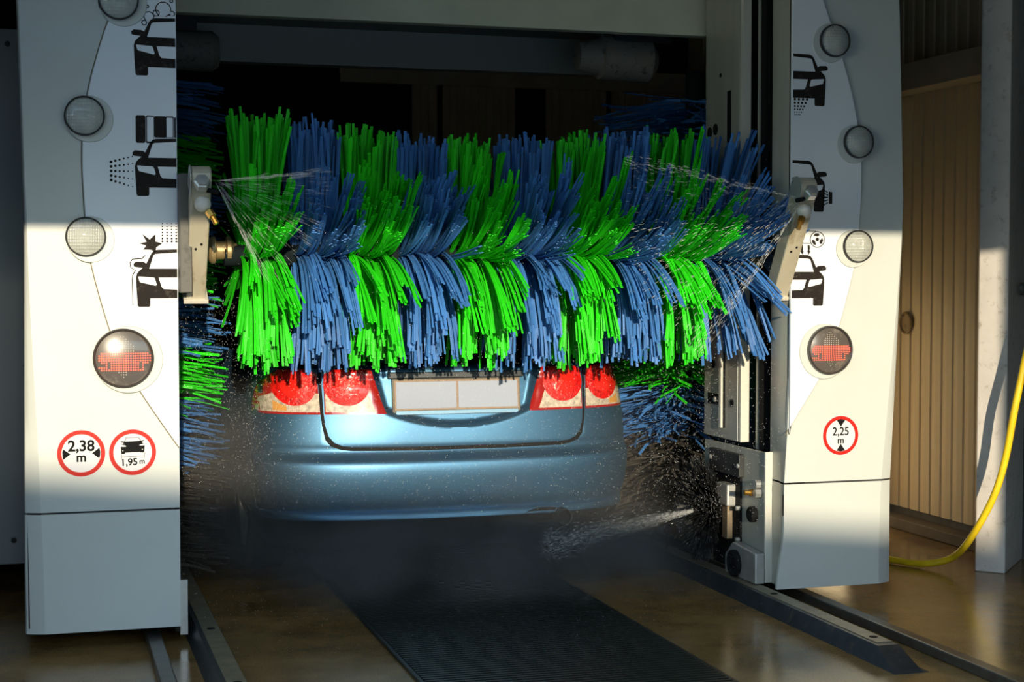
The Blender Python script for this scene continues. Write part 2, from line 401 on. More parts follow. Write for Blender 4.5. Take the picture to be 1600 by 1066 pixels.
flat('sign_car', [L_(carp,1200,460,.329,.735), L_([(x+1053,y+432) for x,y in circ(0,0,9,10)],1200,460,.329,.735), L_([(x+1347,y+416) for x,y in circ(0,0,9,10)],1200,460,.329,.735)], GY-.003, INK, o)
flat('sign_car_roof', [L_([(1075,292),(1100,232),(1115,227),(1285,227),(1300,232),(1328,284),(1320,284),(1294,238),(1282,233),(1118,233),(1106,237),(1083,292)],1200,460,.329,.735)], GY-.003, INK, o)
flat('sign_dimension', [L_([(1030,480),(1036,480),(1036,524),(1376,516),(1376,465),(1382,465),(1382,552),(1376,552),(1376,521),(1036,529),(1036,572),(1030,572)],1200,460,.329,.735)], GY-.003, INK, o)
o = sign(3.259, .714, .083); s = .083/97
text('sign_figures', '2,25', .050, 3.259, .714+.016, GY-.003, INK, o, .0006, 0, .92)
text('sign_unit', 'm', .042, 3.259, .714-.021, GY-.003, INK, o, .0005)
flat('sign_arrow', [[(3.259-.019,.714+.066),(3.259,.714+.070),(3.259+.021,.714+.066),(3.259,.714+.038)]], GY-.003, INK, o)
flat('sign_arrow', [[(3.259-.019,.714-.064),(3.259,.714-.068),(3.259+.021,.714-.064),(3.259,.714-.036)]], GY-.003, INK, o)

# printed wash-step pictograms: half car fronts running off the inner edge of each column
K = .2145/600.0
body = [(830,580),(545,580),(590,440),(610,428),(830,412),(830,378),(625,384),(588,398),(565,425),(515,528),(490,512),(410,508),(385,530),(388,558),(410,565),(478,572),(440,605),(420,630),(410,670),(412,760),(424,965),(438,978),(540,978),(552,965),(552,890),(830,890),(830,798),(690,792),(668,768),(640,672),(830,672)]
hlamp = [(432,666),(440,662),(590,672),(602,684),(620,748),(608,758),(455,722),(445,712)]
def pic(sg, zw, extra):
    # zw: height of the wheel bottom; sg -1: right half hidden at x=.498 ; +1 mirrored at 3.018
    xe = .497 if sg < 0 else 3.019
    T = lambda p: [(xe + sg*(830-a)*K, zw + (978-b)*K) for a, b in p]
    o = flat('pictogram', [T(body), T(hlamp)], GY-.0138, PRINT, gan)
    for nm, sp in extra: flat(nm, [T(q) for q in sp], GY-.0138, PRINT, o)
    return o
def dots(x0, y0, rows): return [circ(a, b, r, 10) for a, b, r in rows]
def rrect(x0, y0, x1, y1, r=10): return [(x0+r,y0),(x1-r,y0),(x1,y0+r),(x1,y1-r),(x1-r,y1),(x0+r,y1),(x0,y1-r),(x0,y0+r)]
S = 6.664/2.96
bub = []
for a, b, r in ((622,95,11),(679,40,8),(697,-10,10),(750,50,36),(787,10,9),(685,85,24),(718,68,16),(790,68,13),(664,114,13)):
    bub += [circ(830+(a-803)*S, 978+(b-355)*S, r*S, 22), circ(830+(a-803)*S, 978+(b-355)*S, (r-4.4)*S, 22)]
bub = [b for b in bub if max(p[0] for p in b) < 832]
pic(-1, 2.132, [('bubbles', bub)])
jet = []
for j, y0 in enumerate((632,678,725,772,818)):
    for i in range(6):
        jet.append(circ(170+i*43, y0 + (j-2)*i*(6.2 if j < 2 else 6.6)*(1 if j!=2 else 0) + (0 if j!=0 else -i*6)*0, 15-1.7*i, 12))
roll = [rrect(420,145,520,430,14), rrect(608,150,728,372,10), rrect(525,145,608,432,10), rrect(535,158,604,415,6), rrect(722,150,806,372,8), rrect(733,163,798,366,6), rrect(812,160,829,370,3)]
pic(-1, 1.688, [('roller_mark', [roll[0]]), ('roller_mark', [roll[1]]), ('roller_mark', [roll[2], roll[3]]), ('roller_mark', [roll[4], roll[5]]), ('roller_mark', [roll[6]]), ('spray_dots', jet)])
star = []
cx, cy = 567, 335
for i, (a, r) in enumerate(((-128,118),(-105,48),(-70,95),(-40,46),(-8,92),(25,45),(60,70),(95,40),(150,78),(172,42),(188,98),(215,46))):
    star.append((cx + 1.25*r*math.cos(R(a)), cy + 1.25*r*math.sin(R(a))))
drops = [circ(682+i*47, 111+j*31, 6+j*.9, 10) for i in range(4) for j in range(7) if 682+i*47 < 830]
outl = [(372,960),(366,700),(372,640),(400,600),(352,570),(345,520),(372,478),(470,470),(500,440),(508,446),(476,480),(378,487),(354,522),(360,566),(412,600),(382,645),(375,700),(381,960)]
pic(-1, 1.277, [('gleam_star', [star]), ('drops', drops), ('shine_outline', [outl])])
# right column
dd = [circ(812-i*53, 1020-0 + j*(46-2*j), 16-1.7*j, 12) for i in range(4) for j in range(6)]
dd = [circ(806-i*52 + j*i*6, 905 + j*(44-1.6*j), 15-1.8*j, 12) for i in range(4) for j in range(6)]
pic(1, 2.101, [('spray_dots', dd)])
noz = [[(313,745),(358,738),(358,884),(313,880)]]
for i, (b0, b1) in enumerate(((758,705),(783,752),(810,804),(838,856),(866,910))):
    noz.append([(440,b1-8),(440,b1+8),(366,b0+6),(366,b0-6)])
pic(1, 1.660, [('dryer_jets', noz)])
fx, fy = 503, 200
fan = [circ(fx,fy,96,40), circ(fx,fy,87,40), circ(fx,fy,22,16)]
for k in range(3):
    a0 = R(20+120*k)
    fan.append([(fx+r*math.cos(a0+q), fy+r*math.sin(a0+q)) for r, q in ((36,0),(44,.7),(68,1.0),(77,.5),(76,-.1),(58,-.3))])
pipe = [[(520,98),(760,96),(760,104),(520,106)], [(585,241),(760,241),(760,249),(585,249)]]
arrows = []
for x in (612, 697): arrows.append([(x-8,268),(x+18,266),(x+12,330),(x+24,332),(x+2,378),(x-22,338),(x-8,338),(x-14,300)])
fan = fan + arrows
pic(1, 1.266, [('fan_mark', fan), ('pipe_mark', pipe[:1]), ('pipe_mark', pipe[1:])])

# inner works of the right column
GB = METAL
MB().box(2.980, 3.000, 6.535, 6.905, .652, 3.10).build('inner_plate', GB, gan, bevel=.002)
MB().box(2.982, 3.024, 6.505, 6.530, .652, 3.10).build('inner_flange', mat('lit_edge_sheet', (.64,.62,.55), .4, .1), gan, bevel=.002)  # paler copy of the sheet colour paints sun on the flange edges
for x, y, wd, m in ((3.060,6.300,.020,GALV),(3.075,6.355,.012,GALV),(3.045,6.400,.05,BLACK),(3.040,6.455,.016,METAL),(3.060,6.485,.014,GALV)):
    MB().box(x, x+.05, y, y+wd, .30, 3.1).build('guide_strip', m, gan)
def shade_plate(nm, y0, y1, z0, z1, x=2.979):  # black piece on the plate paints the shade inside a cut-out
    MB().box(x-.0015, x+.004, y0, y1, z0, z1).build(nm, BLACK, gan, bevel=.0015)
for a in ((6.62,6.66,1.97,2.22),): shade_plate('slot_shade', *a)
for y, z in ((6.855,2.05),(6.79,2.06),(6.735,2.30)):
    MB().lathe((2.979,y,z), (-1,0,0), [(-.003,.026 if z<2.2 else .01),(.0015,.026 if z<2.2 else .01),(.0015,0)], 20).build('hole_shade', BLACK, gan)  # black discs paint the shade inside holes
for z in (1.76, 1.60, .80):
    shade_plate('slot_shade', 6.72, 6.86, z, z+.05)
    MB().lathe((2.977,6.76,z+.025), (-1,0,0), [(0,.012),(.012,.012),(.014,0)], 10).build('bolt', GALV, gan)
shade_plate('long_slot_shade', 6.668, 6.688, .70, 1.35); MB().box(2.968, 2.979, 6.690, 6.712, .70, 1.35).build('slot_lit_edge', MATS['lit_edge_sheet'], gan)  # black strip for the slot's shade, pale bar for its lit edge
for y, z, r in ((6.80,.985,.020),(6.59,.82,.018)):
    MB().lathe((2.979,y,z), (-1,0,0), [(-.003,r),(.003,r),(.003,0)], 20).build('hole_shade', BLACK, gan)  # hole shade again as black discs on the plate
# carriage foot
MB().prism([(6.25,.072),(6.25,.632),(6.91,.628),(6.91,.072)], lambda p,q,d: (d,p,q), 2.985, 2.997).build('carriage_plate', GB, gan, bevel=.002)
MB().box(2.978, 3.012, 6.238, 6.252, .072, .636).build('carriage_edge', MATS['lit_edge_sheet'], gan, bevel=.002)
MB().box(2.960, 2.986, 6.47, 6.80, .50, .60).build('dark_cover', DARKM, gan, bevel=.003)
MB().box(2.975, 2.986, 6.49, 6.78, .08, .50).build('opening', BLACK, gan)  # black plate stands for the shade within an opening
MB().box(2.935, 2.985, 6.54, 6.66, .36, .46).build('junction_box', GALV, gan, bevel=.008)
MB().box(2.950, 2.985, 6.57, 6.63, .21, .36).build('bracket', mat('worn_bracket', (.33,.25,.16), .5, .4, dirt=(.12,.07,.03), dscale=20), gan, bevel=.004)
MB().prism([(6.234,.068),(6.234,.200),(6.47,.215),(6.55,.15),(6.55,.068)], lambda p,q,d: (d,p,q), 2.930, 2.976).build('foot_box', GALV, gan, bevel=.006)
MB().lathe((2.930,6.43,.128), (-1,0,0), [(0,.058),(.02,.058),(.024,.048),(.014,.03),(.02,.02),(.02,0)], 24).build('hub_cap', BLACK, gan, smooth=True)
BRASS = mat('brass', (.62,.34,.07), .28, .9)
MB().tube([(2.985,6.335,.450),(2.950,6.335,.450)], .016, 6).tube([(2.952,6.335,.45),(2.925,6.338,.452)], .011, 10).build('brass_fitting', BRASS, gan)
MB().tube([(2.985,6.305,.49),(2.958,6.305,.49)], .019, 12).build('bolt', GALV, gan)
MB().tube([(2.985,6.300,.452),(2.955,6.300,.452)], .019, 6).build('bolt', GALV, gan)
MB().lathe((2.985,6.355,.352), (-1,0,0), [(0,.034),(.025,.034),(.03,.028),(.03,0)], 24).build('rubber_plug', BLACK, gan, smooth=True)
for y, z in ((6.49,.36),(6.49,.22),(6.48,.55),(6.78,.56)):
    MB().lathe((2.972,y,z), (-1,0,0), [(0,.010),(.018,.010),(.02,0)], 8).build('bolt', GALV, gan)
# left column foot strip
MB().box(.500, .530, 6.13, 6.15, .03, .24).build('foot_strip', GALV, gan, bevel=.002)
MB().box(.490, .520, 6.20, 6.9, .03, .14).build('foot_beam', DARKM, gan)
# top beams and drives
BEAM = mat('beam_sheet', (.66,.64,.48), .45, .15, var=.05)
MB().box(.46, 3.02, 6.95, 7.02, 2.508, 3.12).build('top_beam', BEAM, gan, bevel=.004)
MB().box(.46, 3.10, 7.02, 8.2, 2.62, 3.10).build('beam_box', mat('beam_box_grey', (.14,.145,.13), .5, .2), gan)
MB().box(.46, 3.10, 7.95, 8.05, 2.44, 2.62).build('carriage_rail', mat('rail_grey', (.34,.34,.31), .5, .3), gan)
MB().tube([(.50,7.7,2.45),(.56,7.7,2.45),(.57,7.7,2.45),(.80,7.7,2.45),(.83,7.7,2.45)], [.08,.085,.095,.095,.07], 24).build('drive_motor', mat('motor_grey', (.26,.23,.20), .6, dirt=(.01,.01,.01), dscale=25), gan, smooth=True)
MB().box(.50,.72,7.6,7.8,2.53,2.64).build('motor_bracket', DARKM, gan)
MB().tube([(2.55,7.5,2.47),(2.66,7.5,2.47),(2.67,7.5,2.47),(2.92,7.5,2.46),(2.96,7.5,2.46)], [.07,.09,.11,.11,.06], 20).build('drive_motor', MATS['motor_grey'], gan, smooth=True)
MB().box(2.72,3.02,7.42,7.58,2.54,2.64).build('motor_bracket', DARKM, gan)

# ------------------------------------------------------------------ bristles
def ribbon(mb, pts, w, t, side, tone):
    # flat strip of real thickness along pts; side = width direction hint
    o = len(mb.v); n = len(pts)
    for i, p in enumerate(pts):
        d = (pts[min(i+1,n-1)] - pts[max(i-1,0)]).normalized()
        a = (side - d*side.dot(d)).normalized(); b = d.cross(a)
        ww = w*(.55 + .45*min(1, i/(n*.4)))
        for sx, sy in ((-1,-1),(1,-1),(1,1),(-1,1)):
            mb.v.append(tuple(p + a*(sx*ww/2) + b*(sy*t/2)))
        mb.tone += [tone]*4
    for i in range(n-1):
        for k in range(4):
            l = (k+1) % 4
            mb.f.append((o+4*i+k, o+4*i+l, o+4*i+4+l, o+4*i+4+k))
    mb.f.append((o+4*(n-1), o+4*(n-1)+1, o+4*(n-1)+2, o+4*(n-1)+3))
BX0, BX1, BY, BZ = .775, 2.95, 6.50, 1.475
tb = thing('top_brush', 'horizontal roller brush with green and blue bristle bands above the car boot', 'brush', (1.86, BY, BZ))
MB().tube([(BX0-.06,BY,BZ),(BX1+.08,BY,BZ)], .045, 20).build('core', mat('core_dark', (.010,.016,.018), .85, spec=.08), tb, smooth=True)
hubm = mat('hub_worn', (.45,.33,.16), .4, .5, dirt=(.10,.07,.03), dscale=18)
MB().lathe((BX0-.13,BY,BZ+.02), (1,0,0), [(0,.0),(0,.035),(.02,.055),(.035,.055),(.04,.038),(.075,.038),(.08,.055),(.095,.055),(.11,.03),(.12,.03)], 24).build('hub', hubm, tb, smooth=True)
MB().lathe((BX1+.04,BY-.02,BZ), (1,0,0), [(0,.0),(0,.045),(.02,.060),(.04,.060),(.045,.04),(.09,.04)], 24).build('hub', hubm, tb, smooth=True)
edges = [.775,.975,1.19,1.41,1.62,1.85,2.075,2.295,2.51,2.72,2.945]
rnd = random.Random(3)
def topl(x): return interp([(.8,.545),(1.2,.50),(1.65,.45),(2.0,.46),(2.3,.50),(2.75,.53),(3,.50)], x)
for k in range(10):
    a, b = edges[k], edges[k+1]; mb = MB(); mb.tone = []
    def add(th0, th1, bend, L, lean, wd, tone, n=8, x=None):
        x = rnd.uniform(a, b) if x is None else x
        m_ = (a+b)/2 if k else a
        lean = lean + (x - m_)*(.20 if k else .42)          # tufts spread from a narrower root
        x = m_ + (x - m_)*(.87 if k else .74)
        y, z = BY - .04*math.cos(th0), BZ + .04*math.sin(th0)
        p = Vector((x, y, z)); pts = [p.copy()]
        for i in range(n):
            f = (i+.5)/n
            th = th0 + (th1-th0)*(1-math.exp(-bend*f))/(1-math.exp(-bend))
            p = p + Vector((lean*f*1.6, -math.cos(th), math.sin(th)))*(L/n)
            pts.append(p.copy())
        side = Vector((1, rnd.uniform(-.5,.5), rnd.uniform(-.3,.3)))
        ribbon(mb, pts, wd, .0028, side, tone)
    endl = -.06 if k == 0 else 0; endr = .22 if k == 9 else (.05 if k == 8 else 0)
    def ln(x):
        return (endl*(1-(x-a)/(b-a)) if endl else 0) + endr*((x-a)/(b-a))**.7 + rnd.gauss(0,.035)
    thin = .62 if k == 9 else 1.0
    # bundles keep neighbours parallel, as moulded tufts do
    def clump(n, x, th, th1, bend, L, l0, wd, tn, ns=8, sx=.008, sth=1.8):
        r0 = rnd.gauss(0, 2)
        for _ in range(n):
            add(th + R(rnd.gauss(0,sth)), th1 + R(rnd.gauss(0,sth)), bend, L*rnd.uniform(.93,1.03), l0 + rnd.gauss(0,.02), wd, tn*rnd.uniform(.9,1.1), x=min(b, max(a, x + rnd.gauss(0,sx))), n=ns)
    for q in range(int(14*thin)):                                       # hanging front, lowest rows
        x = rnd.uniform(a, b)
        clump(5, x, R(rnd.uniform(-80, -42)), R(-91), rnd.uniform(1.2,2.2), rnd.uniform(.35,.442), ln(x), rnd.uniform(.007,.011), rnd.uniform(.75,1.15))
    for q in range(int(13*thin)):                                       # drooping tufts further out
        x = rnd.uniform(a, b)
        clump(6, x, R(rnd.uniform(-44, -6)), R(rnd.uniform(-94,-78)), rnd.uniform(.7,1.3), rnd.uniform(.41,.495), ln(x), rnd.uniform(.007,.011), rnd.uniform(.8,1.2), sx=.008, sth=2.2)
    for q in range(int(11*thin)):                                       # tufts still reaching out to the front
        x = rnd.uniform(a, b)
        clump(6, x, R(rnd.uniform(-14, 12)), R(rnd.uniform(-70,-25)), rnd.uniform(.6,1.3), rnd.uniform(.42,.55), ln(x), rnd.uniform(.007,.011), rnd.uniform(.85,1.2), sx=.007, sth=2.2)
    for q in range(int(26*thin)):                                       # raised front tufts curling up
        x = rnd.uniform(a, b); th = R(rnd.uniform(-8, 24))
        clump(6, x, th, th + R(rnd.uniform(10, 42)), .8, rnd.uniform(.44,.57), ln(x), rnd.uniform(.006,.010), rnd.uniform(.8,1.2), sx=.007, sth=2.0)
    for q in range(int(46*thin)):                                       # upright bristles
        x = rnd.uniform(a, b); th = R(rnd.uniform(68, 118))
        clump(3, x, th, th + R(rnd.gauss(4,5))*(1 if th < R(85) else -.5), 1.0, topl(x)*rnd.uniform(.84,1.03), ln(x), rnd.uniform(.008,.013), rnd.uniform(.8,1.15), ns=5)
    for q in range(int(70*thin)):                                       # rear half
        x = rnd.uniform(a, b); th = R(rnd.uniform(116, 262))
        add(th, th + R(rnd.uniform(-5,12)), 1.0, rnd.uniform(.38,.46), ln(x), rnd.uniform(.009,.013), rnd.uniform(.8,1.1), x=x, n=5)
    gm = k % 2 == 0
    tag(mb.build('green_bristles' if gm else 'blue_bristles', GREEN if gm else BLUE, tb), 'band of green bristles' if gm else 'band of blue bristles', kind='stuff')

def side_brush(x, y, label, seed, r0):
    t = thing('side_brush', label, 'brush', (x, y, .3), 'upright side brushes')
    rn = random.Random(seed)
    MB().tube([(x,y,.08),(x,y,2.42)], .05, 16).build('core', MATS['core_dark'], t, smooth=True)
    for j, z0 in enumerate([.12 + .24*i for i in range(9)]):
        m, nm = (BROWNB, 'dark_bristles') if j < 2 else ((BLUE, 'blue_bristles') if j % 2 == 0 else (GREEN, 'green_bristles'))  # lowest bands coloured dark; bottom one added to block sun on the floor
        mb = MB(); mb.tone = []
        for q in range(260):
            an = rn.uniform(0, 2*math.pi); z = z0 + rn.uniform(0,.24); L = r0*rn.uniform(.85,1.05); p = Vector((x,y,z)); pts = []
            sl = rn.gauss(-.10,.06); tw = rn.gauss(.3,.2)
            for i in range(6):
                f = i/5; aa = an + tw*f*f
                pts.append(Vector((x + math.cos(aa)*L*f, y + math.sin(aa)*L*f, z + sl*L*f*f)))
            ribbon(mb, pts, rn.uniform(.008,.013), .0028, Vector((-math.sin(an), math.cos(an), rn.uniform(-1,1))), rn.uniform(.75,1.2))
        tag(mb.build(nm, m, t), None, kind='stuff')
side_brush(.36, 7.42, 'upright side brush behind the column that carries two round signs', 11, .46)
side_brush(3.20, 7.55, 'upright side brush behind the column that carries one round sign', 12, .50)

# wheel brush
wbx = thing('wheel_brush', 'black round wheel brush on the carriage beside the car bumper', 'brush', (2.98, 6.74, .33))
MB().tube([(2.985,6.74,.33),(2.93,6.74,.33)], .10, 28).build('brush_plate', BLACK, wbx, smooth=True)
mb = MB(); mb.tone = []; rn = random.Random(5)
for q in range(1100):
    a = rn.uniform(0, 2*math.pi); r = .25*math.sqrt(rn.uniform(.02,1)); L = rn.uniform(.10,.15)
    p0 = Vector((2.95, 6.74+.10*(r/.25)*math.cos(a), .33+.10*(r/.25)*math.sin(a))); p2 = Vector((2.95-L*(1-.45*(r/.25)**2), 6.74+r*math.cos(a), .33+r*math.sin(a)))
    pm = (p0+p2)/2 + Vector((-.015, 0, 0))
    ribbon(mb, [p0, pm, p2], .006, .003, Vector((0,-math.sin(a),math.cos(a))), rn.uniform(.5,1.1))
tag(mb.build('black_bristles', BLACKB, wbx), None, kind='stuff')

# ------------------------------------------------------------------ spray arms
ARMM = mat('worn_arm', (.50,.45,.34), .42, .2, var=.12, vscale=10, streak=True, dirt=(.24,.17,.08), dscale=9)
def arm(x, label):
    t = thing('spray_arm', label, 'spray arm', (x, 6.15, 1.33), 'spray arms holding the top brush')
    y0, z0, y1, z1 = 6.155, 1.325, 5.905, 1.745
    d = Vector((0, y1-y0, z1-z0)).normalized(); nn = Vector((0, d.z, -d.y))
    def P(a, b, dx): 
        q = Vector((x+dx, y0, z0)) + d*a + nn*b
        return tuple(q)
    L = math.hypot(y1-y0, z1-z0)
    prof = [(0,-.042),(0,.042),(L,.045)] + [(L + .045*math.sin(u), .045*math.cos(u)) for u in [math.pi*i/10 for i in range(1,10)]] + [(L,-.045)]
    MB().prism(prof, lambda p,q,dd: P(p,q,dd), -.036, .036).build('bar', ARMM, t, bevel=.006)
    MB().prism([(-.012,-.055),(-.012,.055),(.004,.055),(.004,-.055)], lambda p,q,dd: P(p,q,dd), -.046, .046).build('end_cap', mat('cap_cream', (.62,.58,.48), .5), t, bevel=.002)
    MB().prism([(L*.9,-.05),(L*.9,.05)]+[(L+.05*math.sin(u), .05*math.cos(u)) for u in [math.pi*i/8 for i in range(0,9)]], lambda p,q,dd: P(p,q,dd), -.040, -.037).build('clevis_plate', GALV, t)
    hd = Vector(P(L+.005, -.050, 0))
    MB().lathe(hd, (0,-.86,.5), [(-.01,.030),(.018,.030),(.022,.024),(.030,.024),(.032,0)], 6).build('bolt', GALV, t)
    sgn = 1 if x < 1 else -1
    c = Vector(P(L-.075, -.055, sgn*.006))
    MB().lathe(c - Vector((0,0,.030)), (0,0,1), [(.030-.030*math.cos(math.pi*i/10), .030*math.sin(math.pi*i/10)) for i in range(11)], 18).build('swivel_ball', mat('lime_white', (.66,.62,.56), .6, var=.15, vscale=30), t, smooth=True)
    q = c + Vector((sgn*.020, -.018, -.026))
    nz = MB().tube([q, q+Vector((sgn*.012,-.012,-.020))], .015, 6).tube([q+Vector((sgn*.012,-.012,-.020)), q+Vector((sgn*.026,-.020,-.046))], .010, 10)
    nz.build('brass_nozzle', BRASS, t)
    MB().tube([Vector(P(L-.02,-.05,sgn*.02)), Vector(P(L-.02,-.065,sgn*.06))], .009, 8).build('spray_tip', BLACK, t)
    for i in (0, 1): MB().lathe(P(L*.45+.02*i, -.043, .01*(i*2-1)), tuple(-nn), [(0,.005),(.003,.005),(.004,0)], 8).build('rivet', BLACK, t)
    MB().prism([(.05,.03),(.05,.36),(.13,.36),(.13,.03)], lambda p,q,dd: P(p,q,dd), -.02, .02).build('brush_mount', DARKM, t)
arm(.568, 'worn beige spray arm beside the column that carries two round signs')
arm(2.985, 'worn beige spray arm overlapping the column that carries one round sign')
MB().box(.50,.545,6.0,6.13,1.33,1.77).build('arm_guide', mat('guide_dirty', (.10,.095,.08), .6, dirt=(.03,.025,.02), dscale=12), gan, bevel=.004)

# ------------------------------------------------------------------ the car
CX, CY = 1.773, 6.76
car = thing('car', 'light blue metallic saloon car seen from behind under the wash brush', 'car', (CX, CY, 0))
PAINT = bpy.data.materials.new('blue_car_paint'); PAINT.use_nodes = True
b = PAINT.node_tree.nodes['Principled BSDF']
b.inputs['Base Color'].default_value = (.078,.20,.345,1); b.inputs['Metallic'].default_value = .85; b.inputs['Roughness'].default_value = .46
b.inputs['Coat Weight'].default_value = .12; b.inputs['Coat Roughness'].default_value = .30
tn = PAINT.node_tree; tcn = tn.nodes.new('ShaderNodeTexCoord'); nn_ = tn.nodes.new('ShaderNodeTexNoise'); nn_.inputs['Scale'].default_value = 220
bpn = tn.nodes.new('ShaderNodeBump'); bpn.inputs['Strength'].default_value = .08; bpn.inputs['Distance'].default_value = .002
tn.links.new(tcn.outputs['Object'], nn_.inputs['Vector']); tn.links.new(nn_.outputs['Fac'], bpn.inputs['Height']); tn.links.new(bpn.outputs[0], b.inputs['Normal'])
PROF = [(.19,.11),(.24,.080),(.30,.062),(.322,.048),(.330,.028),(.358,.036),(.366,.050),(.385,.042),(.42,.028),(.48,.012),(.535,.001),(.560,.0),(.575,.002),(.588,.010),(.600,.028),(.618,.046),(.640,.052),(.66,.048),(.72,.052),(.80,.062),(.90,.076),(.945,.084),(.965,.080),(.985,.088),(1.0,.12)]
PS = catmull(PROF, 5)
WID = [(.19,.80),(.30,.845),(.45,.872),(.60,.878),(.75,.872),(.90,.845),(1.0,.815)]
def W(z): return interp(WID, z)
NE, DD = 2.7, .36
def rec(x, z):
    zb = .722 + .62*x*x; xs = .345 + .25*(z-.79)
    return .040*sstep((z-zb)/.032)*sstep((xs-abs(x))/.04)
def SY(x, z, off=0.0):
    q = min(.9999, abs(x)/W(z))
    return interp(PS, z) + rec(x, z) + DD*(1-(1-q**NE)**(1/NE)) - off
def SP(x, z, off=0.0): return (CX + x, CY + SY(x, z, off), z)
zl = [.19,.21,.24,.27,.30,.315,.322,.326,.330,.338,.348,.358,.362,.366,.372,.385,.40,.42,.45,.48,.51,.54,.565,.575,.582,.588,.594,.600,.608,.618,.628,.640,.65,.66,.68,.70] + [.71+.008*i for i in range(36)] + [1.0]
rows = []
for z in zl:
    row = []; Wz = W(z); rr = []
    NX = 90
    for i in range(NX+1):
        t = -math.pi/2 + math.pi*i/NX
        sx = math.copysign(abs(math.sin(t))**(2/NE), math.sin(t)); rr.append((sx*Wz))
    pts = [(CX + x, CY + SY(x, z) + (.010 if abs(x) < .575 and z > .66 else 0), z) for x in rr[1:-1]]
    yf = interp([(.19,4.30),(.4,4.42),(.6,4.42),(.8,4.30),(1.0,3.9)], z)
    left = [(CX - Wz*interp([(.4,1),(3.4,1),(3.9,.9),(4.2,.7),(4.45,.4)], y), CY + min(y, yf), z) for y in (4.45,4.3,4.15,3.9,3.4,2.6,1.8,1.1,.6)]
    right = [(2*CX - p[0], p[1], p[2]) for p in reversed(left)]
    rows.append(left + pts + right)
iv = zl.index(.322)
MB().grid(rows[:iv+1]).build('lower_body', mat('lower_body_black', (.016,.017,.019), .5), car, smooth=True)  # body below the bumper strip coloured black
rows = rows[iv:]
bodym = MB().grid(rows)
top = rows[-1]; n = len(top); o0 = len(bodym.v) - n
for i in range(n//2 - 1): bodym.f.append((o0+i, o0+i+1, o0+n-2-i, o0+n-1-i))
bodym.build('body', PAINT, car, smooth=True)
def patch(name, poly, off, m, parent, step=.02, edge=.010, smooth=True, rim=True):
    # polygon in (x, z) of the rear face, cut into strips and laid on the curved body surface
    bm = bmesh.new(); vs_ = [bm.verts.new((x, 0, z)) for x, z in poly]; bm.faces.new(vs_)
    xs = [p[0] for p in poly]; zz = [p[1] for p in poly]
    for ax, lo, hi in ((0, min(xs), max(xs)), (2, min(zz), max(zz))):
        k = lo + step
        while k < hi - 1e-4:
            co = [0,0,0]; no = [0,0,0]; co[ax] = k; no[ax] = 1
            bmesh.ops.bisect_plane(bm, geom=bm.verts[:]+bm.edges[:]+bm.faces[:], dist=1e-6, plane_co=co, plane_no=no); k += step
    if rim:
        r = bmesh.ops.extrude_edge_only(bm, edges=[e for e in bm.edges if e.is_boundary])
        ex = {v for v in r['geom'] if isinstance(v, bmesh.types.BMVert)}
    else: ex = set()
    for v in bm.verts:
        x, z = v.co.x, v.co.z
        v.co = SP(x, z, -.004 if v in ex else (off(x, z) if callable(off) else off))
    bmesh.ops.recalc_face_normals(bm, faces=bm.faces[:])
    me = bpy.data.meshes.new(name); bm.to_mesh(me); bm.free(); me.materials.append(m)
    if smooth: me.polygons.foreach_set('use_smooth', [True]*len(me.polygons)); me.set_sharp_from_angle(angle=R(40))
    return link(name, me, parent)
hl = [(.60,.984),(.598,.90),(.594,.80),(.588,.74),(.575,.695),(.552,.668),(.515,.652),(.47,.647),(.2,.644)]
lidp = hl + [(-x, z) for x, z in reversed(hl)]
lid = patch('boot_lid', lidp, .006, PAINT, car, .008)
grow = lambda p, d: (p[0] + math.copysign(d, p[0])*(1 if p[1] > .66 else .5), p[1] - (d*1.3 if p[1] < .70 else 0))
seamp = [grow(p, .013) for p in hl] + [(-x, z) for x, z in reversed([grow(p, .013) for p in hl])]
patch('boot_seam', seamp, .0012, BLACK, car, .016)
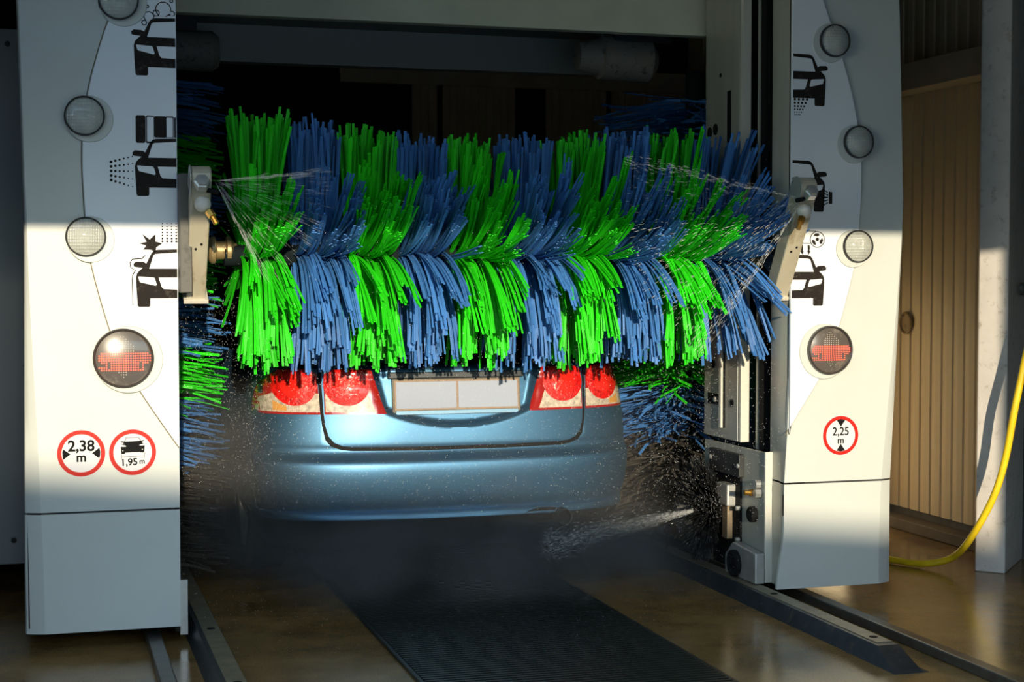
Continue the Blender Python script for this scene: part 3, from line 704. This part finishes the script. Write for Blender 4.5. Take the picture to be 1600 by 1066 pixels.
# lamps
LRED = mat('lamp_red', (.70,.008,.006), .18, var=.45, vscale=70, bump=.7, bscale=110, coat=.6)
LRED2 = mat('lamp_red_dark', (.35,.012,.01), .15, coat=1.0)
LCLR = mat('lamp_clear', (.56,.47,.38), .15, var=.35, vscale=55, bump=.5, bscale=150, coat=1.0)
LAMB = mat('lamp_amber', (.70,.33,.08), .2, bump=.4, bscale=150, coat=1.0)
for sg in (-1, 1):
    M = lambda p: [(sg*a, c) for a, c in p] if sg > 0 else [(sg*a, c) for a, c in p][::-1]
    outp = [(.608,.790),(.866,.790),(.866,.828),(.856,.872),(.838,.918),(.812,.952),(.775,.978),(.720,.990),(.660,.986),(.618,.965)]
    inp = [(.326,.790),(.590,.790),(.590,.962),(.565,.982),(.50,.986),(.388,.984)]
    for k, (pp, cxl, r) in enumerate(((outp, .712, .094), (inp, .494, .100))):
        lo = patch('tail_lamp', M(pp), .012, LRED2, car, .02)
        cxx, cz = sg*cxl, .915
        if k == 0: band = [(.610,.800),(.858,.800),(.858,.826),(.846,.858),(.800,.880),(.612,.880)]
        else: band = [(.372,.800),(.586,.800),(.586,.880),(.402,.880)]
        patch('clear_lens', M(band), .0145, LCLR, lo, .015)
        if k == 0: patch('amber_lens', M([(.745,.806),(.80,.806),(.80,.85),(.775,.835),(.745,.825)]), .0152, LAMB, lo, .015)
        a0 = math.asin((.982-cz)/.088)
        dome = [(cxx + r*.98*math.cos(math.pi - a0 + (math.pi + 2*a0)*i/40), cz + .088*math.sin(math.pi - a0 + (math.pi + 2*a0)*i/40)) for i in range(41)]
        dome = [(max(-.868, min(.868, x)), z) for x, z in dome]
        patch('red_lens', dome, lambda x, z:   .016 + .008*max(0, 1 - ((x-cxx)/r)**2 - ((z-cz)/.092)**2), LRED, lo, .010)
        ring = [(cxx + r*.60*math.cos(2*math.pi*i/24), cz + .055*math.sin(2*math.pi*i/24)) for i in range(24)]
        patch('inner_reflector', ring, lambda x, z: .022 + .008*max(0, 1 - ((x-cxx)/(r*.6))**2 - ((z-cz)/.055)**2), mat('lamp_red_core', (.85,.02,.012), .1, bump=.5, bscale=90, coat=1.0), lo, .012)
# number plate holder, blank plates
PL = mat('plate_blank', (.36,.40,.50), .5, spec=.2)
FR = mat('plate_frame_cream', (.30,.20,.13), .5, dirt=(.10,.07,.05), dscale=40)
yp = CY + interp(PS, .86) + .034
def pb(x0, x1, z0, z1, y0, y1, name, m, par, bev=.001):
    sl = .10
    mb = MB().box(CX+x0, CX+x1, y0, y1, z0, z1)
    mb.v = [(x, y + (z-.86)*sl, z) for x, y, z in mb.v]
    return mb.build(name, m, par, bevel=bev)
hold = pb(-.292,.292,.780,.938, yp-.012, yp+.02, 'plate_holder', mat('holder_dirty', (.16,.135,.10), .6, dirt=(.05,.04,.03), dscale=30), car, .002)
pb(-.284,.284,.800,.932, yp-.016, yp-.012, 'plate_frame', FR, hold)
for a, b_ in ((-.277,-.0045),(.0045,.277)): pb(a, b_, .808,.925, yp-.019, yp-.015, 'plate', PL, hold)
pb(-.279,.279,.782,.799, yp-.018, yp-.012, 'holder_strip', mat('holder_blue', (.22,.38,.52), .3, .3), hold)
pb(-.31,.31,.940,.968, yp-.016, yp+.03, 'boot_handle', mat('dark_trim', (.030,.036,.045), .35), car, .004)
# tail pipe, bumper cut-out painted as a dark shade patch, underside
patch('recess_shade', [(.395 + .105*math.cos(a), .318 + .036*math.sin(a)) for a in [2*math.pi*i/24 for i in range(24)]], .003, BLACK, car, .02)
MB().lathe((CX+.475, CY+.07, .312), (0,-1,0), [(-.3,.030),(.065,.030),(.067,.034),(.067,.036),(.03,.038),(-.3,.038)], 24).build('tail_pipe', mat('pipe_steel', (.03,.03,.03), .5, .6), car, smooth=True)
MB().box(CX-.70, CX+.70, CY+.30, CY+4.0, .19, .30).build('underbody', BLACK, car)
# wheels
TYRE = mat('tyre', (.015,.015,.015), .7); RIM = mat('rim', (.45,.46,.48), .3, .8)
for sx in (-1, 1):
    for y in (.90, 3.55):
        wv = MB().lathe((CX+sx*.76, CY+y, .315), (sx,0,0), [(-.10,.20),(-.10,.295),(-.08,.315),(.07,.315),(.09,.295),(.09,.21),(.07,.20)], 36).build('wheel', TYRE, car, smooth=True)
        rm = MB().lathe((CX+sx*.76, CY+y, .315), (sx,0,0), [(.06,.205),(.085,.20),(.085,.17),(.05,.16),(.05,.06),(.08,.05),(.08,0)], 30); rm.build('rim', RIM, wv, smooth=True)
# upper body: deck, glass house
sec = [(.42,1.015,.70),(.60,1.06,.685),(1.12,1.375,.60),(1.30,1.425,.585),(1.75,1.455,.58),(2.2,1.44,.58),(2.5,1.39,.59),(3.25,1.02,.68)]
MB().grid([[ (CX-W(1.0)+.02, CY+.10, .99),(CX-.6, CY+.10, 1.005),(CX, CY+.10, 1.01),(CX+.6, CY+.10, 1.005),(CX+W(1.0)-.02, CY+.10, .99)],
           [ (CX-W(1.0)+.03, CY+.45, 1.0),(CX-.6, CY+.5, 1.028),(CX, CY+.5, 1.035),(CX+.6, CY+.5, 1.028),(CX+W(1.0)-.03, CY+.45, 1.0)]]).build('boot_deck', PAINT, car, smooth=True)
GLS = mat('car_glass', (.012,.016,.02), .06, coat=.5)
def strip(name, idx, m):
    mb = MB().grid([[(CX-sec[i][2], CY+sec[i][0], sec[i][1]), (CX-sec[i][2]*.5, CY+sec[i][0]-.01, sec[i][1]+.012), (CX, CY+sec[i][0]-.015, sec[i][1]+.018), (CX+sec[i][2]*.5, CY+sec[i][0]-.01, sec[i][1]+.012), (CX+sec[i][2], CY+sec[i][0], sec[i][1])] for i in idx])
    return mb.build(name, m, car, smooth=True)
strip('rear_window', (0,1,2), GLS); strip('roof', (2,3,4,5,6), PAINT); strip('windscreen', (6,7), GLS)
for sx in (-1, 1):
    poly = [(CX+sx*s_[2], CY+s_[0], s_[1]) for s_ in sec]; base = [(CX+sx*.80, CY+s_[0], 1.0) for s_ in sec]
    MB().grid([poly, base]).build('side_window', GLS, car)

# ------------------------------------------------------------------ floor fittings
gt = thing('floor_grating', 'black slatted drain grating laid in the wet floor under the car', 'grating', (1.75, 6, 0))
GR = mat('grating_black', (.022,.026,.022), .35, .3, var=.3, vscale=20)
MB().box(1.228,1.246,4.0,8.2,-.02,.012).build('side_bar', GR, gt, bevel=.003)
MB().box(2.256,2.274,4.0,8.2,-.02,.012).build('side_bar', GR, gt, bevel=.003)
MB().box(1.24,2.262,4.0,8.2,.0005,.002).build('pit_shade', BLACK, gt)  # black sheet on the floor paints the shade between the bars
bar = MB().prism([(-.006,.002),(.006,.002),(.008,.014),(-.008,.014)], lambda p,q,d: (d,p,q), 1.246, 2.256).mesh('bar', GR)
for k in range(138): link('bar', bar, gt, (0, 4.02 + k*.0302, 0))
rod = MB().box(-.004,.004,4.0,8.2,.004,.010).mesh('cross_rod', GR)
for k in range(20): link('cross_rod', rod, gt, (1.29 + k*.0485, 0, 0))
CURB = mat('curb_steel', (.050,.055,.065), .36, .5, var=.25, vscale=14, dirt=(.14,.12,.09), dscale=10)
for x0, x1, lab in ((2.853,2.992,'dark steel wheel guide curb running past the spraying black wheel brush'), (.530,.668,'dark steel wheel guide curb beside the column that carries two round signs')):
    t = MB()
    cs = lambda y, h, a, b: [(a,y,0),(a+.028,y,h),(b-.028,y,h),(b,y,0)]
    t.grid([cs(4.93,.003,x0,x1), cs(5.10,.062,x0,x1), cs(9.6,.062,x0,x1)])
    t.f.append((0,1,2,3))
    cb = t.build('guide_curb', CURB, None); tag(cb, lab, 'curb', 'wheel guide curbs')
    lp = MB().box(x0+.045,x1-.030,5.14,9.5,.0615,.0650).build('top_strip', mat('curb_top', (.26,.22,.15), .4, .4, var=.2, vscale=20), cb)
    for y in (5.22, 6.05): MB().lathe(((x0+x1)/2+.008,y,.064), (0,0,1), [(0,.016),(.0022,.016),(.0022,0)], 14).build('bolt_hole_shade', BLACK, cb)  # black discs paint the shade of bolt holes
RAIL = mat('rail_steel', (.11,.10,.085), .34, .6, var=.2, vscale=20)
for x, lab in ((3.115,'narrow steel gantry rail under the column that carries one round sign'), (.375,'narrow steel gantry rail under the column that carries two round signs')):
    tag(MB().box(x,x+.055,2.4,9.6,0,.040).build('floor_rail', RAIL, None, bevel=.006), lab, 'rail', 'gantry floor rails')

# hose
hp = catmull([(4.36,6.18,2.1),(4.335,6.22,1.45),(4.275,6.27,1.017),(4.236,6.29,.785),(4.215,6.33,.545),(4.178,6.37,.365),(4.125,6.47,.165),(4.11,6.60,.060),(4.02,6.69,.022),(3.94,6.84,.019),(3.84,7.10,.019),(3.78,7.6,.019)], 8)
hose = MB().tube(hp, .0165, 12).build('hose', mat('yellow_hose', (.80,.55,.015), .35, var=.12, vscale=14), None, smooth=True)
tag(hose, 'yellow water hose drooping past the pillar onto the wet floor', 'hose')

# ------------------------------------------------------------------ water: mist, jets, drops
def mist_mat(name, dens, nscale, lo, hi, fall, col=(.9,.9,.9), aniso=.35):
    m = bpy.data.materials.new(name); m.use_nodes = True; t = m.node_tree; t.nodes.clear(); L = t.links
    out = t.nodes.new('ShaderNodeOutputMaterial'); v = t.nodes.new('ShaderNodeVolumeScatter')
    v.inputs['Color'].default_value = (*col, 1); v.inputs['Anisotropy'].default_value = aniso
    tc = t.nodes.new('ShaderNodeTexCoord'); n = t.nodes.new('ShaderNodeTexNoise'); n.inputs['Scale'].default_value = nscale; n.inputs['Detail'].default_value = 3
    L.new(tc.outputs['Object'], n.inputs['Vector'])
    mr = t.nodes.new('ShaderNodeMapRange'); mr.inputs['From Min'].default_value = lo; mr.inputs['From Max'].default_value = hi
    L.new(n.outputs['Fac'], mr.inputs['Value'])
    val = mr.outputs[0]
    # soft edges: product of ramps along the generated axes, fall = list of (axis, p0, p1) rising from p0 to p1
    sp_ = t.nodes.new('ShaderNodeSeparateXYZ'); L.new(tc.outputs['Generated'], sp_.inputs[0])
    for ax, p0, p1 in fall:
        r = t.nodes.new('ShaderNodeMapRange'); r.interpolation_type = 'SMOOTHSTEP'
        r.inputs['From Min'].default_value = p0; r.inputs['From Max'].default_value = p1
        if p0 > p1:
            r.inputs['From Min'].default_value = p1; r.inputs['From Max'].default_value = p0
            r.inputs['To Min'].default_value = 1; r.inputs['To Max'].default_value = 0
        L.new(sp_.outputs[ax], r.inputs['Value'])
        mu = t.nodes.new('ShaderNodeMath'); mu.operation = 'MULTIPLY'; L.new(val, mu.inputs[0]); L.new(r.outputs[0], mu.inputs[1]); val = mu.outputs[0]
    mu = t.nodes.new('ShaderNodeMath'); mu.operation = 'MULTIPLY'; L.new(val, mu.inputs[0]); mu.inputs[1].default_value = dens
    L.new(mu.outputs[0], v.inputs['Density']); L.new(v.outputs[0], out.inputs['Volume'])
    return m
o = MB().box(.55, 2.72, 6.15, 7.3, .07, 1.0).build('mist', mist_mat('mist_volume', 1.3, 2.2, .30, .75, [('X',0,.12),('X',1,.88),('Y',0,.35),('Z',0,.15),('Z',1,.35)]), None)
tag(o, 'thin water mist drifting around the lower car body', 'mist', kind='stuff')
o = MB().box(.80, 2.75, 5.75, 6.72, .06, .46).build('ground_mist', mist_mat('ground_mist_volume', 3.2, 3.0, .30, .72, [('X',0,.25),('X',1,.8),('Y',0,.5),('Z',0,.2),('Z',1,.4)]), None)
tag(o, 'grey water mist hanging low over the grating behind the car', 'mist', kind='stuff')
o = MB().box(.53, .98, 6.25, 6.98, .12, 1.02).build('flank_mist', mist_mat('flank_mist_volume', 1.5, 5.0, .32, .70, [('X',0,.3),('X',1,.6),('Y',0,.3),('Z',0,.5),('Z',1,.6)]), None)
tag(o, 'brownish sunlit spray between the two-sign column and the car', 'mist', kind='stuff')
def cone_mesh(p, q, r0, r1): 
    p = Vector(p); q = Vector(q); n = 8
    return MB().tube([p.lerp(q, i/n) for i in range(n+1)], [r0 + (r1-r0)*i/n for i in range(n+1)], 16)
o = cone_mesh((2.82,6.655,.332), (1.95,6.40,.235), .008, .085).build('water_jet', mist_mat('jet_volume', 60, 9, .25, .8, [('X',.0,.9),('X',.0,1.0)], aniso=.2), None)
tag(o, 'white water jet shooting from the black wheel brush', 'water jet', kind='stuff')
DROP = mat('water_drop', (.80,.80,.78), .12, spec=.8)
def drops(name, label, gen, n, seed):
    rn = random.Random(seed); mb = MB()
    for i in range(n):
        p, d, l, r = gen(rn)
        p = Vector(p); d = Vector(d).normalized(); a = d.orthogonal().normalized(); b_ = d.cross(a); o = len(mb.v)
        mb.v += [tuple(p - d*l/2), tuple(p + a*r), tuple(p + b_*r), tuple(p - a*r), tuple(p - b_*r), tuple(p + d*l/2)]
        mb.f += [(o,o+2,o+1),(o,o+3,o+2),(o,o+4,o+3),(o,o+1,o+4),(o+5,o+1,o+2),(o+5,o+2,o+3),(o+5,o+3,o+4),(o+5,o+4,o+1)]
    mb.tone = [1.0]*len(mb.v)
    return tag(mb.build(name, DROP, None), label, 'water', kind='stuff')
def g_air(rn):
    x = rn.uniform(.52, 3.0); y = rn.uniform(5.7, 6.7); z = rn.betavariate(1.3, 1.9)*1.9 + .03
    r = rn.uniform(.0005,.0010)
    return (x,y,z), (rn.gauss(0,.3), rn.gauss(0,.2), -1), r*rn.uniform(2,5), r
drops('flying_drops', 'fine water drops flying around the brush and the car', g_air, 9000, 21)
def g_side(rn):
    x = rn.uniform(.53, .92) if rn.random() < .65 else rn.uniform(2.62, 2.98)
    r = rn.uniform(.0004,.0009)
    return (x, rn.uniform(6.5,7.1), rn.uniform(.15,1.3)), (rn.gauss(0,.4), 0, -1), r*rn.uniform(2,5), r
drops('spatter_drops', 'dense water spatter beside both flanks of the car', g_side, 5000, 22)
def fan(org, a0, a1, rmax, plane, rad, ln_):
    def g(rn):
        a = R(rn.uniform(a0, a1)) if rn.random() < .6 else R(rn.choice((a0, a1)) + rn.gauss(0,1.2))
        rr = rmax*rn.uniform(.03,1)**.8; d = Vector((math.cos(a), plane + rn.gauss(0,.03), math.sin(a)))
        return Vector(org) + d*rr, d, rn.uniform(*ln_), rn.uniform(*rad)
    return g
drops('nozzle_spray', 'thin fan of spray from the arm beside the two round signs', fan((.615,5.86,1.735), -62, 6, .42, .1, (.00018,.0003), (.03,.08)), 420, 23)
drops('nozzle_spray', 'wide fan of spray from the arm overlapping the one-sign column', fan((2.96,5.86,1.70), 168, 236, .75, .12, (.0003,.0006), (.008,.03)), 1500, 24)

def g_jet(rn):
    f = rn.random()**.9; p = Vector((2.82,6.655,.332)).lerp(Vector((2.05,6.43,.245)), f); w_ = .006 + .045*f
    d = Vector((-.77,-.225,-.087)) + Vector((rn.gauss(0,.05), rn.gauss(0,.03), rn.gauss(0,.05)))
    return p + Vector((0, rn.gauss(0,w_), rn.gauss(0,w_*.6))), d, rn.uniform(.006,.025), rn.uniform(.0003,.0008)
drops('jet_streaks', 'streaks of water inside the jet from the wheel brush', g_jet, 3500, 25)
